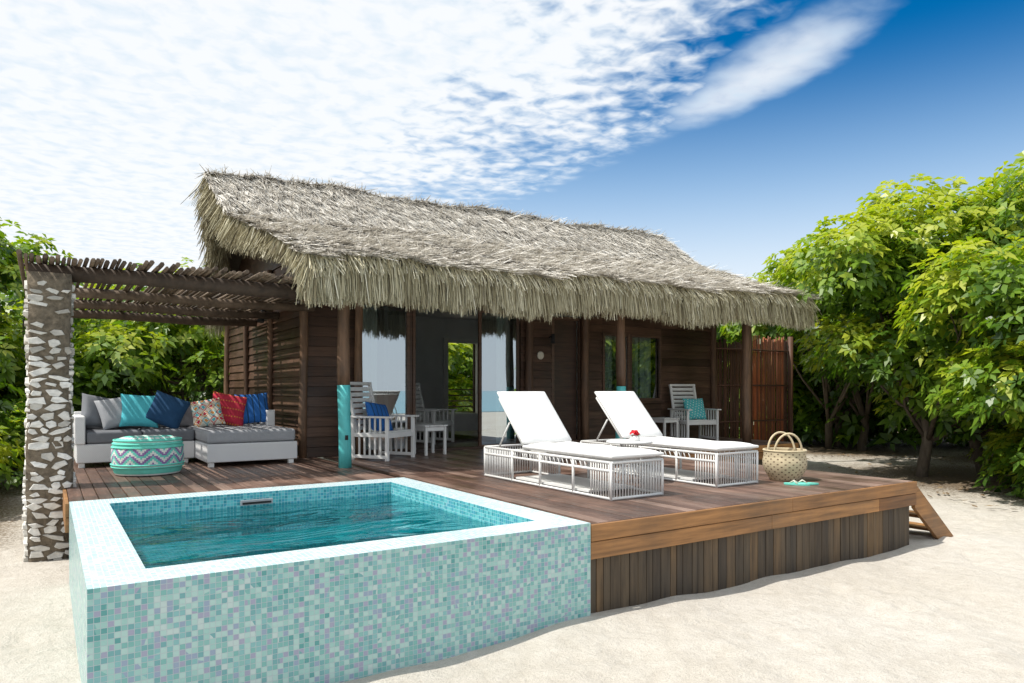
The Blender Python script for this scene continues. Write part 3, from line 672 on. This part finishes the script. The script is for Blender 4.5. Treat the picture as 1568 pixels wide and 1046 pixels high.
pillow(1.08,11.05,.71,.48,R(0),R(22),R(4),[M_ft],plain); pillow(1.42,10.98,.71,.48,R(-5),R(24),R(24),[M_fn],plain)
def geo(u,v,i,j):
    a,b=(u*4)%1-.5,(v*4)%1-.5; k=abs(a)+abs(b); c=(int(u*4)+int(v*4)*2)%3
    return (1+c) if k<.25 else (0 if k<.42 else (1+(c+1)%3 if k<.55 else 0))
pillow(1.93,10.92,.67,.42,R(-8),R(26),R(-10),[M_fc,M_fr,M_fo,M_ft],geo)
pillow(2.24,11.05,.71,.50,R(-6),R(22),R(12),[M_fr,M_fo],lambda u,v,i,j:1 if j%6==0 and i%2==0 else 0)
pillow(2.60,11.08,.72,.48,R(-4),R(20),R(-4),[M_fb,M_fn],lambda u,v,i,j:1 if i%5==2 else 0)
pillow(4.06,9.74,.60,.46,R(-58+90),R(24),R(8),[M_fb,M_fn],lambda u,v,i,j:1 if i%5==2 else 0,.075)
pillow(10.77,9.84,.62,.46,R(-15),R(20),R(0),[M_ft,M_mint,M_fw],lambda u,v,i,j:2 if (i*7+j*5)%11==0 else (1 if (i+j)%4==0 else 0),.075)
# pouf
def pf(i,k):
    z=i/22.
    if z<.27 or z>.74: return 1 if (i%5==0) else 0
    zz=(z-.27)/.47*10; tri=abs(((k/6.0)%2)-1)*5; v=(zz+tri)%5
    return 2 if v<1.6 else (1 if v<3.2 else 3)
pr_=[]
for i in range(23):
    z=i/22.; r=.355+.035*math.sin(math.pi*z); r*= (1-.5*max(0,(.06-z))) 
    if z>.93: r-= (z-.93)**1.2*1.2
    pr_.append((r,.01+z*.42))
m=MB(); m.lathe(pr_,120,pf,.5); rt=pr_[-1][0]; m.lathe([(rt,.43),(rt*.85,.445),(rt*.5,.452),(.002,.455)],120,lambda i,k:[1,0,1][i] if k%4 else 0,.5)
for z in (.10,.13,.33,.37,.41): 
    rr=.36+.035*math.sin(math.pi*z/.42); m.tube([(rr*math.cos(a),rr*math.sin(a),z) for a in np.linspace(0,2*math.pi,49)],.010,6,0,.9)
m.obj('woven_pouf',[M_mint,M_fw,M_lil,M_mint],loc=(1.02,9.5,0))
def bk(i,k): return 1 if ((i//1)%2==0 and (k+(i//2)*2)%4<1) else 0
m=MB(); bp=[(.15+.085*math.sin(min(1,z/ .26)*2.1),z) for z in np.linspace(0,.33,25)]
m.lathe([(.001,.004)]+bp,72,bk,.5); m.lathe([(r-.012,z) for r,z in bp][::-1],72,lambda i,k:0,.2)
rt=bp[-1][0]; m.tube([(rt*math.cos(a),rt*math.sin(a),.33) for a in np.linspace(0,2*math.pi,41)],.011,6,0,.8)
for s in (-1,1): m.tube([(.15*math.cos(a)*1.0,s*(.10+.03*math.sin(a)),.30+.22*math.sin(a)) for a in np.linspace(0,math.pi,17)],.012,7,0,.8)
m.obj('woven_basket',[M_straw,M_dks],loc=(6.88,4.97,0),rot=-.6)
for k,(x,y,r) in enumerate(((6.60,4.62,.5),(6.72,4.60,.75))):
    m=MB(); pts=[]; n=24
    for q in range(n):
        a=2*math.pi*q/n; pts.append((.045*math.cos(a)*(1+.12*math.sin(a)),.13*math.sin(a)))
    m.add([(a,b,0.002) for a,b in pts]+[(a,b,.018) for a,b in pts],[tuple(range(n))[::-1],tuple(range(n,2*n))]+[(q,(q+1)%n,n+(q+1)%n,n+q) for q in range(n)],0,.5)
    m.tube([(-.04,-.01,.018),(-.02,.03,.045),(0,.07,.02)],.006,6,1); m.tube([(.04,-.01,.018),(.02,.03,.045),(0,.07,.02)],.006,6,1)
    m.obj('flip_flop',[M_mint,M_fc],loc=(x,y,0),rot=r)
# ------------------------------------------------------------------ world, sun
sd=Vector((-.50,.12,.86)).normalized()
w=bpy.data.worlds.new('World'); scene.world=w; w.use_nodes=True; nt=w.node_tree; nt.nodes.clear()
out=N(nt,'ShaderNodeOutputWorld'); sky=N(nt,'ShaderNodeTexSky',sky_type='NISHITA'); sky.sun_disc=False
sky.sun_elevation=math.asin(sd.z); sky.sun_rotation=math.atan2(sd.x,sd.y); sky.air_density=1.0; sky.dust_density=.6; sky.ozone_density=2.5
hs=N(nt,'ShaderNodeHueSaturation'); hs.inputs['Saturation'].default_value=1.75; L(nt,sky.outputs[0],hs.inputs['Color'])
bg=N(nt,'ShaderNodeBackground'); bg.inputs[1].default_value=.125; L(nt,hs.outputs[0],bg.inputs[0])
tc=N(nt,'ShaderNodeTexCoord'); sp=N(nt,'ShaderNodeSeparateXYZ'); L(nt,tc.outputs['Generated'],sp.inputs[0])
zc=math_(nt,'MAXIMUM',sp.outputs[2],.03); pxx=math_(nt,'DIVIDE',sp.outputs[0],zc); pyy=math_(nt,'DIVIDE',sp.outputs[1],zc)
cb=N(nt,'ShaderNodeCombineXYZ'); L(nt,pxx,cb.inputs[0]); L(nt,pyy,cb.inputs[1])
n1=noise(nt,cb.outputs[0],1.3,2,.5); n2=noise(nt,cb.outputs[0],11.5,3.5,.5,.3); n3=noise(nt,cb.outputs[0],2.6,3,.55)
def mr(v,a,b,c=0,d=1,sm=True):
    m=N(nt,'ShaderNodeMapRange'); m.interpolation_type='SMOOTHSTEP' if sm else 'LINEAR'
    for i,q in enumerate((v,a,b,c,d)):
        if isinstance(q,(int,float)): m.inputs[i].default_value=q
        else: L(nt,q,m.inputs[i])
    return m.outputs[0]
bx=math_(nt,'SUBTRACT',pxx,mr(pyy,.9,2.0,-.28,0))
a_=mr(math_(nt,'ADD',bx,math_(nt,'MULTIPLY',math_(nt,'SUBTRACT',n1,.5),.8)),2.1,.55,0,1,False)
dn=math_(nt,'ADD',a_,math_(nt,'ADD',math_(nt,'MULTIPLY',math_(nt,'SUBTRACT',n2,.5),1.0),math_(nt,'MULTIPLY',math_(nt,'SUBTRACT',n3,.5),.9)))
dens=mr(dn,-.04,.58,0,.97)
dens=math_(nt,'MULTIPLY',dens,mr(a_,.0,.14))
wx=math_(nt,'DIVIDE',math_(nt,'SUBTRACT',math_(nt,'SUBTRACT',pxx,1.90),math_(nt,'MULTIPLY',math_(nt,'SUBTRACT',pyy,1.5),.25)),.17)
wy=math_(nt,'DIVIDE',math_(nt,'SUBTRACT',pyy,1.45),.50)
rr=math_(nt,'ADD',math_(nt,'MULTIPLY',wx,wx),math_(nt,'MULTIPLY',wy,wy))
wisp=mr(math_(nt,'ADD',rr,math_(nt,'ADD',math_(nt,'MULTIPLY',math_(nt,'SUBTRACT',n3,.5),1.8),math_(nt,'MULTIPLY',math_(nt,'SUBTRACT',n2,.5),.7))),1.45,-.3)
dens=math_(nt,'MAXIMUM',dens,math_(nt,'MULTIPLY',wisp,.9))
haze=mr(sp.outputs[2],.43,.10,0,.95)
inv=math_(nt,'MULTIPLY',math_(nt,'SUBTRACT',1,dens),math_(nt,'SUBTRACT',1,haze))
tot=math_(nt,'MULTIPLY',math_(nt,'SUBTRACT',1,inv),mr(sp.outputs[2],-.02,.0,.2,1))
cc=N(nt,'ShaderNodeBackground'); cc.inputs[1].default_value=1.04
ccol=ramp(nt,n2,[(.3,(.78,.87,.95)),(.56,(.95,.97,.99))])
L(nt,mix(nt,dens,mix(nt,mr(sp.outputs[2],.1,.3),(.84,.91,.98),(.62,.80,.98)),ccol),cc.inputs[0])
mx=N(nt,'ShaderNodeMixShader'); L(nt,tot,mx.inputs[0]); L(nt,bg.outputs[0],mx.inputs[1]); L(nt,cc.outputs[0],mx.inputs[2]); L(nt,mx.outputs[0],out.inputs[0])
ld=bpy.data.lights.new('sun','SUN'); ld.energy=4.7; ld.angle=math.radians(.5); ld.color=(1,.95,.87)
lo=bpy.data.objects.new('sun',ld); scene.collection.objects.link(lo); lo.rotation_euler=(-sd).to_track_quat('-Z','Y').to_euler(); lo.location=(-10,-5,20)
# ------------------------------------------------------------------ camera
cd=bpy.data.cameras.new('camera'); co=bpy.data.objects.new('camera',cd); scene.collection.objects.link(co)
co.location=(0,0,1.0); co.rotation_euler=(math.radians(90),0,math.radians(-33.2)); cd.lens=25.03; cd.sensor_width=36; cd.shift_y=.0472; cd.clip_end=3000
scene.camera=co
scene.view_settings.view_transform='Standard'; scene.view_settings.look='None'; scene.view_settings.exposure=0
